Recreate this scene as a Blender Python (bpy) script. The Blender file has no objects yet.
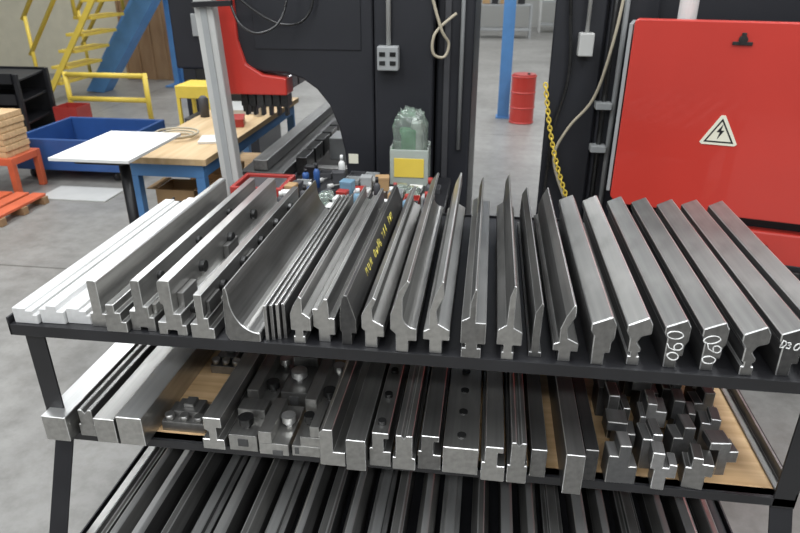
import bpy, bmesh, math, random
from mathutils import Vector, Matrix
random.seed(7)
C=bpy.context.scene.collection
# ---------------------------------------------------------------- materials
def newmat(n):
    m=bpy.data.materials.new(n); m.use_nodes=True
    return m, m.node_tree.nodes, m.node_tree.links, m.node_tree.nodes['Principled BSDF']
def paint(n,c,rough=.45,var=.12,scale=6,metal=0,bump=0,coat=0,trans=0):
    m,N,L,b=newmat(n)
    tc=N.new('ShaderNodeTexCoord'); no=N.new('ShaderNodeTexNoise'); no.inputs['Scale'].default_value=scale
    no.inputs['Detail'].default_value=6
    L.new(tc.outputs['Object'],no.inputs['Vector'])
    r=N.new('ShaderNodeValToRGB'); r.color_ramp.elements[0].position=.3; r.color_ramp.elements[1].position=.7
    r.color_ramp.elements[0].color=[x*(1-var) for x in c]+[1]; r.color_ramp.elements[1].color=[min(1,x*(1+var)) for x in c]+[1]
    L.new(no.outputs['Fac'],r.inputs['Fac']); L.new(r.outputs['Color'],b.inputs['Base Color'])
    b.inputs['Roughness'].default_value=rough; b.inputs['Metallic'].default_value=metal
    b.inputs['Coat Weight'].default_value=coat; b.inputs['Transmission Weight'].default_value=trans
    if bump:
        bp=N.new('ShaderNodeBump'); bp.inputs['Strength'].default_value=bump; L.new(no.outputs['Fac'],bp.inputs['Height']); L.new(bp.outputs['Normal'],b.inputs['Normal'])
    return m
def steel(n,c0,c1,rough=.38,metal=.85,stain=.25):
    m,N,L,b=newmat(n)
    tc=N.new('ShaderNodeTexCoord'); mp=N.new('ShaderNodeMapping'); mp.inputs['Scale'].default_value=(30,.8,30)
    L.new(tc.outputs['Object'],mp.inputs['Vector'])
    n1=N.new('ShaderNodeTexNoise'); n1.inputs['Scale'].default_value=2; n1.inputs['Detail'].default_value=3; L.new(mp.outputs['Vector'],n1.inputs['Vector'])
    n2=N.new('ShaderNodeTexNoise'); n2.inputs['Scale'].default_value=3.5; n2.inputs['Detail'].default_value=3; L.new(tc.outputs['Object'],n2.inputs['Vector'])
    oi=N.new('ShaderNodeObjectInfo')
    ad=N.new('ShaderNodeMath'); ad.operation='ADD'; L.new(n1.outputs['Fac'],ad.inputs[0]); L.new(n2.outputs['Fac'],ad.inputs[1])
    a2=N.new('ShaderNodeMath'); a2.operation='MULTIPLY_ADD'; L.new(oi.outputs['Random'],a2.inputs[0]); a2.inputs[1].default_value=.6; L.new(ad.outputs[0],a2.inputs[2])
    hv=N.new('ShaderNodeMath'); hv.operation='MULTIPLY'; hv.inputs[1].default_value=.5; L.new(a2.outputs[0],hv.inputs[0])
    r=N.new('ShaderNodeValToRGB'); r.color_ramp.elements[0].position=.38; r.color_ramp.elements[1].position=.85
    r.color_ramp.elements[0].color=list(c0)+[1]; r.color_ramp.elements[1].color=list(c1)+[1]
    L.new(hv.outputs[0],r.inputs['Fac'])
    out=r.outputs['Color']
    if stain:
        n3=N.new('ShaderNodeTexNoise'); n3.inputs['Scale'].default_value=6; n3.inputs['Detail'].default_value=7
        mp3=N.new('ShaderNodeMapping'); mp3.inputs['Scale'].default_value=(3,.8,3); L.new(tc.outputs['Object'],mp3.inputs['Vector']); L.new(mp3.outputs['Vector'],n3.inputs['Vector'])
        rr=N.new('ShaderNodeValToRGB'); rr.color_ramp.elements[0].position=.50; rr.color_ramp.elements[1].position=.74
        rr.color_ramp.elements[1].color=(stain,stain,stain,1); L.new(n3.outputs['Fac'],rr.inputs['Fac'])
        mx=N.new('ShaderNodeMixRGB'); mx.inputs[2].default_value=(.085,.079,.068,1); L.new(rr.outputs['Color'],mx.inputs[0]); L.new(out,mx.inputs[1]); out=mx.outputs[0]
    L.new(out,b.inputs['Base Color'])
    b.inputs['Metallic'].default_value=metal
    mr=N.new('ShaderNodeMapRange'); mr.inputs[3].default_value=rough-.08; mr.inputs[4].default_value=rough+.10; L.new(n2.outputs['Fac'],mr.inputs[0]); L.new(mr.outputs[0],b.inputs['Roughness'])
    return m
M={}
M['st']=steel('ground_steel',(.26,.258,.25),(.50,.492,.47),.34,.88,.4)
M['sl']=steel('bright_steel',(.58,.58,.57),(.84,.84,.82),.30,.85,.25)
M['sd']=steel('dark_steel',(.045,.045,.046),(.135,.132,.128),.38,.65)
M['sm']=steel('mid_steel',(.135,.134,.13),(.30,.295,.285),.36,.82,.4)
M['fg']=steel('oxide_steel',(.045,.045,.047),(.12,.12,.12),.42,.4,.2)
M['fl']=steel('lit_oxide_steel',(.16,.16,.157),(.32,.315,.31),.42,.55,.3)  # lighter copy of the oxide tone for faces painted as lit
M['al']=steel('milled_aluminium',(.60,.60,.59),(.80,.80,.80),.4,.25,.15)
M['bolt']=steel('black_bolt',(.02,.02,.02),(.09,.09,.09),.28,.8,0)
M['blk']=paint('black_paint',(.013,.013,.015),.38,.3)
M['bm']=paint('black_machine_paint',(.020,.021,.026),.42,.2,2)
M['red']=paint('red_machine_paint',(.56,.045,.032),.32,.10,1.2,coat=.4)
M['dred']=paint('dark_red_paint',(.36,.035,.028),.4,.1)
M['yel']=paint('yellow_paint',(.76,.56,.08),.45,.1)
M['blu']=paint('blue_paint',(.09,.24,.50),.45,.1)
M['dblu']=paint('bin_blue_plastic',(.03,.09,.27),.4,.1)
M['lgr']=paint('light_grey_paint',(.50,.50,.48),.4,.06)
M['gry']=paint('grey_box',(.34,.35,.35),.4,.06)
M['dgr']=paint('dark_grey_plastic',(.06,.06,.065),.5,.15)
M['wht']=paint('white_plastic',(.70,.70,.68),.45,.05)
M['crm']=paint('cream_wall_paint',(.66,.62,.48),.7,.05)
M['org']=paint('orange_paint',(.58,.12,.05),.5,.15)
M['card']=paint('cardboard',(.40,.25,.12),.8,.12)
M['tan']=paint('tan_cable',(.45,.40,.30),.5,.05)
M['grn']=paint('green_label',(.12,.32,.16),.5,.1)
M['cy']=paint('light_blue_plastic',(.16,.28,.38),.45,.1)
M['chk']=paint('white_chalk',(.78,.78,.76),.9,.2,80)
M['ych']=paint('yellow_marker',(.78,.66,.12),.8,.1,80)
M['sgn']=paint('sign_cream',(.80,.78,.64),.5,.03)
M['wall']=paint('grey_wall_paint',(.38,.38,.36),.8,.1,.6)
M['bag']=paint('clear_plastic_bag',(.74,.86,.76),.15,.2,25,trans=.85,bump=.8)
M['clr']=paint('translucent_bin_plastic',(.80,.86,.80),.25,.05,8,trans=.6)
def wood(n,c0,c1,sc=(1.5,22,10)):
    m,N,L,b=newmat(n)
    tc=N.new('ShaderNodeTexCoord'); mp=N.new('ShaderNodeMapping'); mp.inputs['Scale'].default_value=sc
    L.new(tc.outputs['Object'],mp.inputs['Vector'])
    no=N.new('ShaderNodeTexNoise'); no.inputs['Scale'].default_value=2; no.inputs['Detail'].default_value=8; L.new(mp.outputs['Vector'],no.inputs['Vector'])
    r=N.new('ShaderNodeValToRGB'); r.color_ramp.elements[0].position=.3; r.color_ramp.elements[1].position=.7
    r.color_ramp.elements[0].color=list(c0)+[1]; r.color_ramp.elements[1].color=list(c1)+[1]
    L.new(no.outputs['Fac'],r.inputs['Fac']); L.new(r.outputs['Color'],b.inputs['Base Color']); b.inputs['Roughness'].default_value=.6
    return m
M['ply']=wood('plywood',(.52,.33,.16),(.72,.50,.28))
M['plyt']=wood('bench_plywood',(.50,.34,.17),(.66,.49,.29),(12,1,5))
M['brn']=wood('brown_panel',(.28,.16,.08),(.40,.25,.13),(3,3,1))
def floormat():
    m,N,L,b=newmat('concrete_floor')
    tc=N.new('ShaderNodeTexCoord')
    a=N.new('ShaderNodeTexNoise'); a.inputs['Scale'].default_value=.9; a.inputs['Detail'].default_value=10; a.inputs['Roughness'].default_value=.7
    c=N.new('ShaderNodeTexNoise'); c.inputs['Scale'].default_value=9; c.inputs['Detail'].default_value=9; c.inputs['Roughness'].default_value=.7
    L.new(tc.outputs['Object'],a.inputs['Vector']); L.new(tc.outputs['Object'],c.inputs['Vector'])
    r=N.new('ShaderNodeValToRGB'); r.color_ramp.elements[0].position=.32; r.color_ramp.elements[1].position=.68
    r.color_ramp.elements[0].color=(.19,.183,.17,1); r.color_ramp.elements[1].color=(.32,.312,.295,1)
    L.new(a.outputs['Fac'],r.inputs['Fac'])
    mx=N.new('ShaderNodeMixRGB'); mx.blend_type='MULTIPLY'; mx.inputs[0].default_value=.6
    r2=N.new('ShaderNodeValToRGB'); r2.color_ramp.elements[0].position=.32; r2.color_ramp.elements[1].position=.58; r2.color_ramp.elements[0].color=(.55,.54,.52,1)
    L.new(c.outputs['Fac'],r2.inputs['Fac']); L.new(r.outputs['Color'],mx.inputs[1]); L.new(r2.outputs['Color'],mx.inputs[2])
    br=N.new('ShaderNodeTexBrick'); br.offset=0; br.inputs['Scale'].default_value=1; br.inputs['Brick Width'].default_value=4; br.inputs['Row Height'].default_value=4; br.inputs['Mortar Size'].default_value=.008
    br.inputs['Color1'].default_value=(1,1,1,1); br.inputs['Color2'].default_value=(1,1,1,1); br.inputs['Mortar'].default_value=(.45,.45,.43,1)
    mp=N.new('ShaderNodeMapping'); mp.inputs['Location'].default_value=(1.1,.6,0); L.new(tc.outputs['Object'],mp.inputs['Vector']); L.new(mp.outputs['Vector'],br.inputs['Vector'])
    m2=N.new('ShaderNodeMixRGB'); m2.blend_type='MULTIPLY'; m2.inputs[0].default_value=1; L.new(mx.outputs[0],m2.inputs[1]); L.new(br.outputs['Color'],m2.inputs[2])
    L.new(m2.outputs[0],b.inputs['Base Color']); b.inputs['Roughness'].default_value=.38
    return m
M['flr']=floormat()
# ---------------------------------------------------------------- helpers
def add(o):
    C.objects.link(o); return o
def finish(name,bm,mat,parent=None,origin=(0,0,0),bevel=0,smooth=False):
    bmesh.ops.recalc_face_normals(bm,faces=bm.faces)
    org=Vector(origin)
    bmesh.ops.translate(bm,verts=bm.verts,vec=-org)
    me=bpy.data.meshes.new(name); bm.to_mesh(me); bm.free()
    me.materials.append(M[mat] if isinstance(mat,str) else mat)
    if smooth:
        for p in me.polygons: p.use_smooth=True
    o=add(bpy.data.objects.new(name,me)); o.location=org
    if parent:
        o.parent=parent; o.location=org-parent.location if not parent.get('_rot') else org
    if bevel:
        b=o.modifiers.new('bevel','BEVEL'); b.width=bevel; b.segments=2; b.limit_method='ANGLE'
    return o
def meta(o,label,cat,group=None):
    o['label']=label; o['category']=cat
    if group: o['group']=group
    return o
def thing(name,label,cat,loc,group=None):
    e=add(bpy.data.objects.new(name,None)); e.location=loc; e.empty_display_size=.1
    return meta(e,label,cat,group)
def bmbox(bm,x0,x1,y0,y1,z0,z1):
    vs=[bm.verts.new(p) for p in [(x0,y0,z0),(x1,y0,z0),(x1,y1,z0),(x0,y1,z0),(x0,y0,z1),(x1,y0,z1),(x1,y1,z1),(x0,y1,z1)]]
    for f in [(0,3,2,1),(4,5,6,7),(0,1,5,4),(1,2,6,5),(2,3,7,6),(3,0,4,7)]: bm.faces.new([vs[i] for i in f])
def box(name,x0,x1,y0,y1,z0,z1,mat,parent=None,bevel=.003,origin=None):
    bm=bmesh.new(); bmbox(bm,x0,x1,y0,y1,z0,z1)
    return finish(name,bm,mat,parent,origin or ((x0+x1)/2,(y0+y1)/2,z0),bevel)
def boxes(name,lst,mat,parent=None,bevel=.003,origin=None):
    bm=bmesh.new()
    for b in lst: bmbox(bm,*b)
    b=lst[0]
    return finish(name,bm,mat,parent,origin or ((b[0]+b[1])/2,(b[2]+b[3])/2,b[4]),bevel)
def bmtube(bm,pts,r,n=10,cap=True):
    pts=[Vector(p) for p in pts]; rings=[]
    rr=r if isinstance(r,(list,tuple)) else [r]*len(pts)
    t0=(pts[1]-pts[0]).normalized(); up=Vector((0,0,1)) if abs(t0.z)<.9 else Vector((1,0,0))
    nrm=(up-t0*up.dot(t0)).normalized()
    for i,p in enumerate(pts):
        if i==0: t=t0
        elif i==len(pts)-1: t=(pts[i]-pts[i-1]).normalized()
        else: t=((pts[i+1]-pts[i]).normalized()+(pts[i]-pts[i-1]).normalized()).normalized()
        nrm=(nrm-t*nrm.dot(t)).normalized(); bn=t.cross(nrm)
        rings.append([bm.verts.new(p+(nrm*math.cos(2*math.pi*k/n)+bn*math.sin(2*math.pi*k/n))*rr[i]) for k in range(n)])
    for a,b in zip(rings,rings[1:]):
        for k in range(n): bm.faces.new([a[k],a[(k+1)%n],b[(k+1)%n],b[k]])
    if cap: bm.faces.new(rings[0]); bm.faces.new(rings[-1])
def tube(name,pts,r,mat,parent=None,n=10,smooth=True,bevel=0,origin=None):
    bm=bmesh.new(); bmtube(bm,pts,r,n)
    o=finish(name,bm,mat,parent,origin or pts[0],bevel,False)
    if smooth:
        for p in o.data.polygons: p.use_smooth = len(p.vertices)==4
    return o
def bmprism(bm,prof,y0,y1):
    a=[bm.verts.new((x,y0,z)) for x,z in prof]; b=[bm.verts.new((x,y1,z)) for x,z in prof]
    bm.faces.new(a); bm.faces.new(b[::-1]); n=len(prof)
    for i in range(n): bm.faces.new([a[i],b[i],b[(i+1)%n],a[(i+1)%n]])
def smoothcurve(pts,k=6):
    P=[Vector(p) for p in pts]; out=[]
    for i in range(len(P)-1):
        p0=P[max(i-1,0)];p1=P[i];p2=P[i+1];p3=P[min(i+2,len(P)-1)]
        for j in range(k):
            t=j/k; out.append(.5*((2*p1)+(p2-p0)*t+(2*p0-5*p1+4*p2-p3)*t*t+(3*p1-p0-3*p2+p3)*t**3))
    out.append(P[-1]); return out
def circ(cx,cy,rx,ry,a0=0,a1=360,n=14): return [(cx+rx*math.cos(math.radians(a0+(a1-a0)*i/n)),cy+ry*math.sin(math.radians(a0+(a1-a0)*i/n))) for i in range(n+1)]
GL={'0':[circ(.33,.5,.3,.48,70,455)],
    '6':[[(.60,.98),(.25,.82),(.06,.45)]+circ(.32,.27,.27,.27,150,500)],
    'D':[[(.08,0),(.1,1)],[(.02,.98),(.4,.9),(.62,.55),(.45,.12),(.02,.02)]],
    '3':[[(.05,.92),(.4,.98),(.52,.75),(.22,.55),(.55,.35),(.4,.03),(.03,.08)]],
    'M':[[(0,0),(.1,1),(.32,.4),(.55,1),(.66,0)]],'U':[[(.05,1),(.08,.2),(.3,0),(.55,.2),(.58,1)]],
    'N':[[(.02,0),(.08,1),(.5,.05),(.6,1)]],'G':[[(.6,.85),(.3,1),(.04,.5),(.3,0),(.6,.2),(.6,.5),(.35,.48)]],
    'W':[[(0,1),(.15,0),(.33,.6),(.5,0),(.68,1)]],'A':[[(0,0),(.3,1),(.6,0)],[(.12,.38),(.5,.4)]],
    '4':[[(.45,0),(.45,1),(.03,.35),(.65,.35)]],'7':[[(.03,.95),(.6,1),(.25,0)]],'1':[[(.2,.8),(.35,1),(.33,0)]],' ':[]}
def scrawl(name,s,size,mat,parent,org,right,up,r,label,jit=.06,adv=.85):
    right=Vector(right); up=Vector(up); org=Vector(org); cx=0
    for ch in s:
        k=random.uniform(.75,1.15); sl=random.uniform(-.2,.28); oy=random.uniform(-jit,jit)
        if ch!=' ':
            bm=bmesh.new()
            for st in GL[ch]:
                bmtube(bm,[org+right*size*(cx+x+sl*y)+up*size*(y*k+oy+random.uniform(-.025,.025)) for x,y in st],[r*random.uniform(.7,1.25) for _ in st],6)
            o=finish(name,bm,mat,None,(0,0,0),0,True); o.parent=parent; o['label']=label
        cx+=adv*random.uniform(.92,1.08)
def structure(o): o['kind']='structure'; return o
# ---------------------------------------------------------------- room
bm=bmesh.new(); bmbox(bm,-14,14,-4,22,-.1,0); structure(finish('floor',bm,'flr'))
structure(box('wall_back',-14,14,22,22.15,0,6,'wall',bevel=0))
structure(box('wall_left',-14.15,-14,-4,22,0,6,'wall',bevel=0))
structure(box('wall_right',14,14.15,-4,22,0,6,'wall',bevel=0))
structure(box('wall_partition',-10.5,-6.2,11.0,11.15,0,4,'crm',bevel=0))
# ---------------------------------------------------------------- rack
Z1,Z2,Z3=.91,.54,.19
XL,XR=-1.2,.83
rack=thing('tool_rack','black welded steel tool rack with three shelves of press tooling','rack',(-.18,1.7,0))
def R(*a,**k): return box(*a,parent=rack,**k)
def frame(name,z,y0,y1,x0,x1,t=.03):
    boxes(name,[(x0,x1,y0,y0+.005,z-t,z),(x0,x1,y0+.005,y0+.035,z-.006,z),(x0,x1,y1-.005,y1,z-t,z+.006),
      (x0,x0+.006,y0,y1,z-t,z+.02),(x1-.006,x1,y0,y1,z-t,z+.02),(x0+.006,x0+.03,y0+.035,y1,z-.006,z),(x1-.03,x1-.006,y0+.035,y1,z-.006,z)],'blk',rack,.001)
frame('shelf_frame',Z1,1.30,2.26,XL,XR,.032); frame('shelf_frame',Z2,1.335,2.26,XL+.01,XR-.01,.026); frame('shelf_frame',Z3,1.16,2.3,-1.14,.80)
R('shelf_deck',XL+.006,XR-.006,1.336,2.25,Z1-.012,Z1-.001,'blk',bevel=0)
R('shelf_deck',XL+.017,XR-.017,1.345,2.25,Z2-.010,Z2,'ply',bevel=0)['label']='worn plywood shelf deck'
R('added_dark_sheet',XL+.017,XR-.017,1.345,2.25,Z2-.016,Z2-.0105,'blk',bevel=0)  # black sheet added under the plywood to block its tan reflection below
R('shelf_deck',-1.13,.79,1.17,2.29,Z3-.012,Z3-.001,'blk',bevel=0)
for x in (-1.19,.765):
    w=.055
    for y0,s in ((1.335,1),(2.19,-1)):
        boxes('upright_post',[(x,x+w,min(y0,y0+s*.006),max(y0,y0+s*.006),Z2-.03,Z1-.012),
          ((x if x<0 else x+w-.006),(x+.006 if x<0 else x+w),min(y0+s*.006,y0+s*.05),max(y0+s*.006,y0+s*.05),Z2-.03,Z1-.012)],'blk',rack,.001)
def leg(x,ya,yb):
    bm=bmesh.new()
    z0,z1=0,Z2-.02; w=.055
    for (dx0,dx1,dy0,dy1) in [(0,w,0,.006),(0 if x<0 else w-.006,.006 if x<0 else w,.006,.05)]:
        vs=[]
        for (yy,z) in ((yb,z0),(ya,z1)):
            for px,py in ((dx0,dy0),(dx1,dy0),(dx1,dy1),(dx0,dy1)): vs.append(bm.verts.new((x+px,yy+py,z)))
        for f in [(0,3,2,1),(4,5,6,7),(0,1,5,4),(1,2,6,5),(2,3,7,6),(3,0,4,7)]: bm.faces.new([vs[i] for i in f])
    finish('leg',bm,'blk',rack,(x,yb,0),.001)
leg(-1.19,1.345,1.09); leg(.765,1.345,1.09); leg(-1.19,2.15,2.4); leg(.765,2.15,2.4)
# ---------------------------------------------------------------- bar profiles (mm; x,z)
def mm(p): return [(x/1000,z/1000) for x,z in p]
P={}
P['white']=mm([(-33,0),(33,0),(33,26),(22,26),(22,38),(4,38),(4,44),(-33,44)])
P['white2']=mm([(-33,0),(33,0),(33,36),(14,36),(14,52),(-14,52),(-14,42),(-33,42)])
P['rail']=mm([(-24,0),(24,0),(24,38),(10,38),(10,128),(6,132),(-12,132),(-16,126),(-16,38),(-24,38)])
P['step']=mm([(-28,0),(28,0),(28,30),(16,30),(16,56),(2,56),(2,78),(-20,78),(-20,50),(-28,50)])
P['rail2']=mm([(-32,0),(-10,0),(-10,10),(10,10),(10,0),(32,0),(32,40),(20,40),(20,70),(8,70),(8,142),(-12,142),(-16,136),(-16,56),(-32,56)])
P['holder']=mm([(-36,0),(-14,0),(-14,14),(12,14),(12,0),(38,0),(38,30),(28,30),(28,62),(10,62),(10,152),(-16,152),(-22,146),(-22,90),(-14,84),(-14,36),(-36,36)])
P['plate']=mm([(-30,0),(30,0),(30,30),(18,30),(18,58),(8,58),(8,122),(-12,122),(-12,40),(-30,40)])
g=[(-46,18),(-36,0),(44,0),(46,6),(46,24)]
for i in range(0,13):
    a=math.pi/2*i/12; g.append((46-74*math.sin(a), 26+ (1-math.cos(a))*94))
g+= [(-30,134),(-33,148),(-40,142),(-44,90)]
P['goose']=mm(g)
P['thin']=mm([(-4,0),(4,0),(4,94),(2,98),(-4,98)])
P['pA']=mm([(-13,0),(13,0),(13,20),(9,20),(9,36),(27,36),(27,72),(10,86),(10,124),(4,130),(-10,104),(-18,80),(-18,36),(-9,36),(-9,20),(-13,20)])
P['pB']=mm([(-13,0),(13,0),(13,30),(27,30),(27,60),(4,74),(2,100),(12,128),(5,134),(-12,104),(-20,84),(-20,50),(-13,44)])
P['pC']=mm([(-13,0),(13,0),(13,22),(25,22),(25,72),(12,72),(12,102),(10,126),(2,126),(-14,96),(-25,96),(-25,44),(-13,36)])
P['pD']=mm([(-12,0),(12,0),(12,30),(24,30),(24,64),(4,124),(-4,126),(-10,116),(-16,74),(-16,36),(-12,30)])
h=[(-13,0),(13,0),(13,32),(30,32),(30,66)]
for i in range(1,8):
    t=i/7; h.append((30-29*math.sin(t*math.pi/2),66+34*(1-math.cos(t*math.pi/2))))
h+=[(1,144),(16,186),(11,191),(-8,160),(-14,130),(-24,100),(-24,60),(-13,48)]
P['tallG']=mm(h)
P['tallA']=mm([(-13,0),(13,0),(13,20),(9,20),(9,38),(28,38),(28,72),(9,84),(9,186),(5,188),(-3,160),(-6,90),(-24,76),(-24,38),(-9,38),(-9,20),(-13,20)])
P['tallB']=mm([(-13,0),(13,0),(13,36),(28,36),(28,64),(4,80),(0,112),(15,152),(14,190),(10,192),(-5,152),(-14,112),(-14,66),(-26,58),(-26,36),(-13,36)])
P['tallC']=mm([(-20,0),(20,0),(20,28),(12,28),(12,40),(28,40),(28,98),(7,98),(7,184),(3,186),(-5,150),(-6,112),(-22,100),(-22,40),(-12,40),(-12,28),(-20,28)])
P['slim']=mm([(-12,0),(12,0),(12,14),(7,14),(7,60),(8,140),(5,146),(-6,118),(-8,60),(-7,14),(-12,14)])
P['R']=mm([(-12,0),(12,0),(12,36),(4,48),(6,62),(30,80),(30,108),(20,124),(-20,104),(-22,84),(-9,64),(-9,48),(-12,36)])
P['R2']=mm([(-13,0),(13,0),(13,32),(24,32),(24,58),(30,70),(30,106),(20,124),(-22,104),(-22,86),(-14,74),(-14,44)])
P['R3']=mm([(-13,0),(13,0),(13,24),(8,24),(8,34),(13,34),(13,44),(3,58),(10,74),(30,82),(30,106),(20,124),(-22,102),(-22,84),(-13,68),(-13,34),(-8,34),(-8,24),(-13,24)])
FACE_SHADE={'sl':('st','sl','sl'),'st':('sm','st','st','st','sl'),'sm':('sd','sm','sm','st','sl'),'sd':('sd','sd','sd','sm','st'),'al':('al','al','al','al','al'),'stl':('st','sl','st'),'fg':('fg','fl','fg','fl','st'),'fl':('fg','fl','fl','fl','sl'),'R':('sd','st','sm','st','sl'),'RD':('sd','st','sd','sm','sl')}  # side, top, front, slope, bevel: lit and shaded tones painted per face
def bar(name,p,x,y,z,L,mat,label,cat,group,yaw=0,bev=.0015,sx=1,sz=1,tier=None):
    bm=bmesh.new(); bmprism(bm,[(a*sx,b*sz) for a,b in P[p]],0,L); bmesh.ops.recalc_face_normals(bm,faces=bm.faces)
    t=list(tier or FACE_SHADE[mat]); 
    if len(t)==3: t.append(t[1])
    if len(t)==4: t.append('sl')
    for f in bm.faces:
        f.material_index = 2 if f.normal.y<-.9 else (1 if f.normal.z>.7 else (3 if f.normal.z>.3 else 0))  # upward faces painted brighter and sides darker, imitating overhead light
    me=bpy.data.meshes.new(name); bm.to_mesh(me); bm.free()
    for q in t: me.materials.append(M[q])
    o=add(bpy.data.objects.new(name,me)); o.location=(x,y,z); o.rotation_euler=(0,0,math.radians(yaw))
    b=o.modifiers.new('bevel','BEVEL'); b.width=bev; b.segments=1; b.limit_method='ANGLE'; b.angle_limit=math.radians(20); b.material=4  # bevels take the bright slot as a painted edge highlight
    return meta(o,label,cat,group)
def bolts(parent,pts,r=.008,h=.012,axis='x',name='bolt',mat='bolt'):
    for p in pts:
        bm=bmesh.new(); d=Vector((1,0,0)) if axis=='x' else (Vector((0,0,1)) if axis=='z' else Vector((0,-1,0)))
        bmtube(bm,[Vector((0,0,0)),d*h],r,18); bmtube(bm,[d*h*1.001,d*h*1.02],r*.5,6)
        o=finish(name,bm,mat,None,(0,0,0),.0008); o.parent=parent; o.location=p
def lug(parent,b,mat='sm'):
    o=boxes('clamp_piece',[b],mat,None,.0015,origin=(0,0,0)); o.parent=parent; return o
G1='press tooling bars on the top shelf'
L=.86
TS='tooling bar'
for i,(x,p) in enumerate([(-1.152,'white'),(-1.082,'white2'),(-1.014,'white')]):
    bar('tooling_bar',p,x,1.31+.008*i,Z1,L,'al','pale milled aluminium die rail lying flat',TS,G1)
o=bar('tooling_bar','rail',-.952,1.32,Z1,.86,'st','heavy ground steel clamp rail with tall flange',TS,G1,tier=('st','sl','st'))
bolts(o,[(.024,.04,.019)],.007,.006)
o=bar('tooling_bar','step',-.896,1.30,Z1,.80,'st','low stepped steel die rail beside tall flange rail',TS,G1)
o=bar('tooling_bar','rail2',-.832,1.315,Z1,.85,'stl','heavy stepped steel holder rail with upright flange',TS,G1)
for i in range(3): lug(o,(.0205,.0315,.02+.24*i,.08+.24*i,.0405,.068),'st')
bolts(o,[(.008,.10+.24*i,.110) for i in range(3)],.012,.010)
o=bar('tooling_bar','holder',-.750,1.305,Z1,.84,'stl','wide stepped steel punch holder rail with black bolts',TS,G1)
bolts(o,[(.028,.06+.16*i,.046) for i in range(5)],.011,.010)
bolts(o,[(.010,.18+.2*i,.110) for i in range(3)],.016,.014)
for i in range(2): lug(o,(.0105,.0275,.03+.30*i,.11+.30*i,.0625,.105),'sm')
o=bar('tooling_bar','plate',-.668,1.30,Z1,.85,'st','worn stepped steel rail with round bolts along side',TS,G1)
bolts(o,[(.008,.12+.15*i,.090) for i in range(5)],.015,.014)
for i in range(2): lug(o,(.0085,.0175,.02+.26*i,.09+.26*i,.0585,.095),'sm')
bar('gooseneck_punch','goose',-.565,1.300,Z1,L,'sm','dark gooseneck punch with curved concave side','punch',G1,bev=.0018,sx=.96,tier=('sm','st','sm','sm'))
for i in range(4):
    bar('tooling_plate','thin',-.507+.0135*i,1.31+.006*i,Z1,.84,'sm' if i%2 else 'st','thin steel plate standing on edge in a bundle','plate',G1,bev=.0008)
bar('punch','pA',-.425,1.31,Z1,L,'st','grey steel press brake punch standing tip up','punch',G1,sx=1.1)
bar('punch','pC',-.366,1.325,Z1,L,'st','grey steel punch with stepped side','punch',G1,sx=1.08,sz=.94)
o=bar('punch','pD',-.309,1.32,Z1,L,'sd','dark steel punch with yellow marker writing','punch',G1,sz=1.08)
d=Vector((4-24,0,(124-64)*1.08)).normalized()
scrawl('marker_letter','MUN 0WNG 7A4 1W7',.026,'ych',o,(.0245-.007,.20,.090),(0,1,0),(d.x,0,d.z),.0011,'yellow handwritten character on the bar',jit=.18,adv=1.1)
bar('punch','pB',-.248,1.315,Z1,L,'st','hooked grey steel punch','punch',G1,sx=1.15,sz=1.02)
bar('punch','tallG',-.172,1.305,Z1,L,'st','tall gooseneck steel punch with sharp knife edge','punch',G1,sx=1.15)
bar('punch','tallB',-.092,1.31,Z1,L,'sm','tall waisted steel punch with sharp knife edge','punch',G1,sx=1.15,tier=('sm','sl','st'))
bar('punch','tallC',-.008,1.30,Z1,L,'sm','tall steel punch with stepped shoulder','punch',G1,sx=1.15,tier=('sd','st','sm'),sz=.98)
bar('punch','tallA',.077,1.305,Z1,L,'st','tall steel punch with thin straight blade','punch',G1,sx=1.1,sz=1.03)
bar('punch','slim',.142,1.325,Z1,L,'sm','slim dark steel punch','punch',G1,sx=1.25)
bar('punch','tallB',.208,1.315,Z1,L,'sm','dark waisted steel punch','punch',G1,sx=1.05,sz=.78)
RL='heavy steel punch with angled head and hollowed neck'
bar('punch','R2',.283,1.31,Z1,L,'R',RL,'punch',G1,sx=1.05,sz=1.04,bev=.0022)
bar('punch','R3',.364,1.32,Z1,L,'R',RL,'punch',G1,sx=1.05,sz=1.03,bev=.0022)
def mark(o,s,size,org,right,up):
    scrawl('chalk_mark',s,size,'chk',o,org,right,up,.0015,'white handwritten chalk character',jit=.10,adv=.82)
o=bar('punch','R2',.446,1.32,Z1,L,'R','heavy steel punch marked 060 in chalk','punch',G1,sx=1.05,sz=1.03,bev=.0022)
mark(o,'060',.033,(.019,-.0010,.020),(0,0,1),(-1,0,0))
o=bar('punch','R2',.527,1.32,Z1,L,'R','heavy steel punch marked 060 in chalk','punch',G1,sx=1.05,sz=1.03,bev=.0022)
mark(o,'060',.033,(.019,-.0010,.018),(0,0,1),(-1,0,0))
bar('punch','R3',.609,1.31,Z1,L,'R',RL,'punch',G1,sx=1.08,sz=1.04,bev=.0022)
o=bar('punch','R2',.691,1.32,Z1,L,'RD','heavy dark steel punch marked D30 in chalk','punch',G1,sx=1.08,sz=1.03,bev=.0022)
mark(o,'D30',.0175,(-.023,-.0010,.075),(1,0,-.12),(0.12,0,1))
bar('punch','R',.775,1.32,Z1,L,'RD','heavy steel punch at end of shelf','punch',G1,sz=1.03,bev=.0022)
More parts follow.
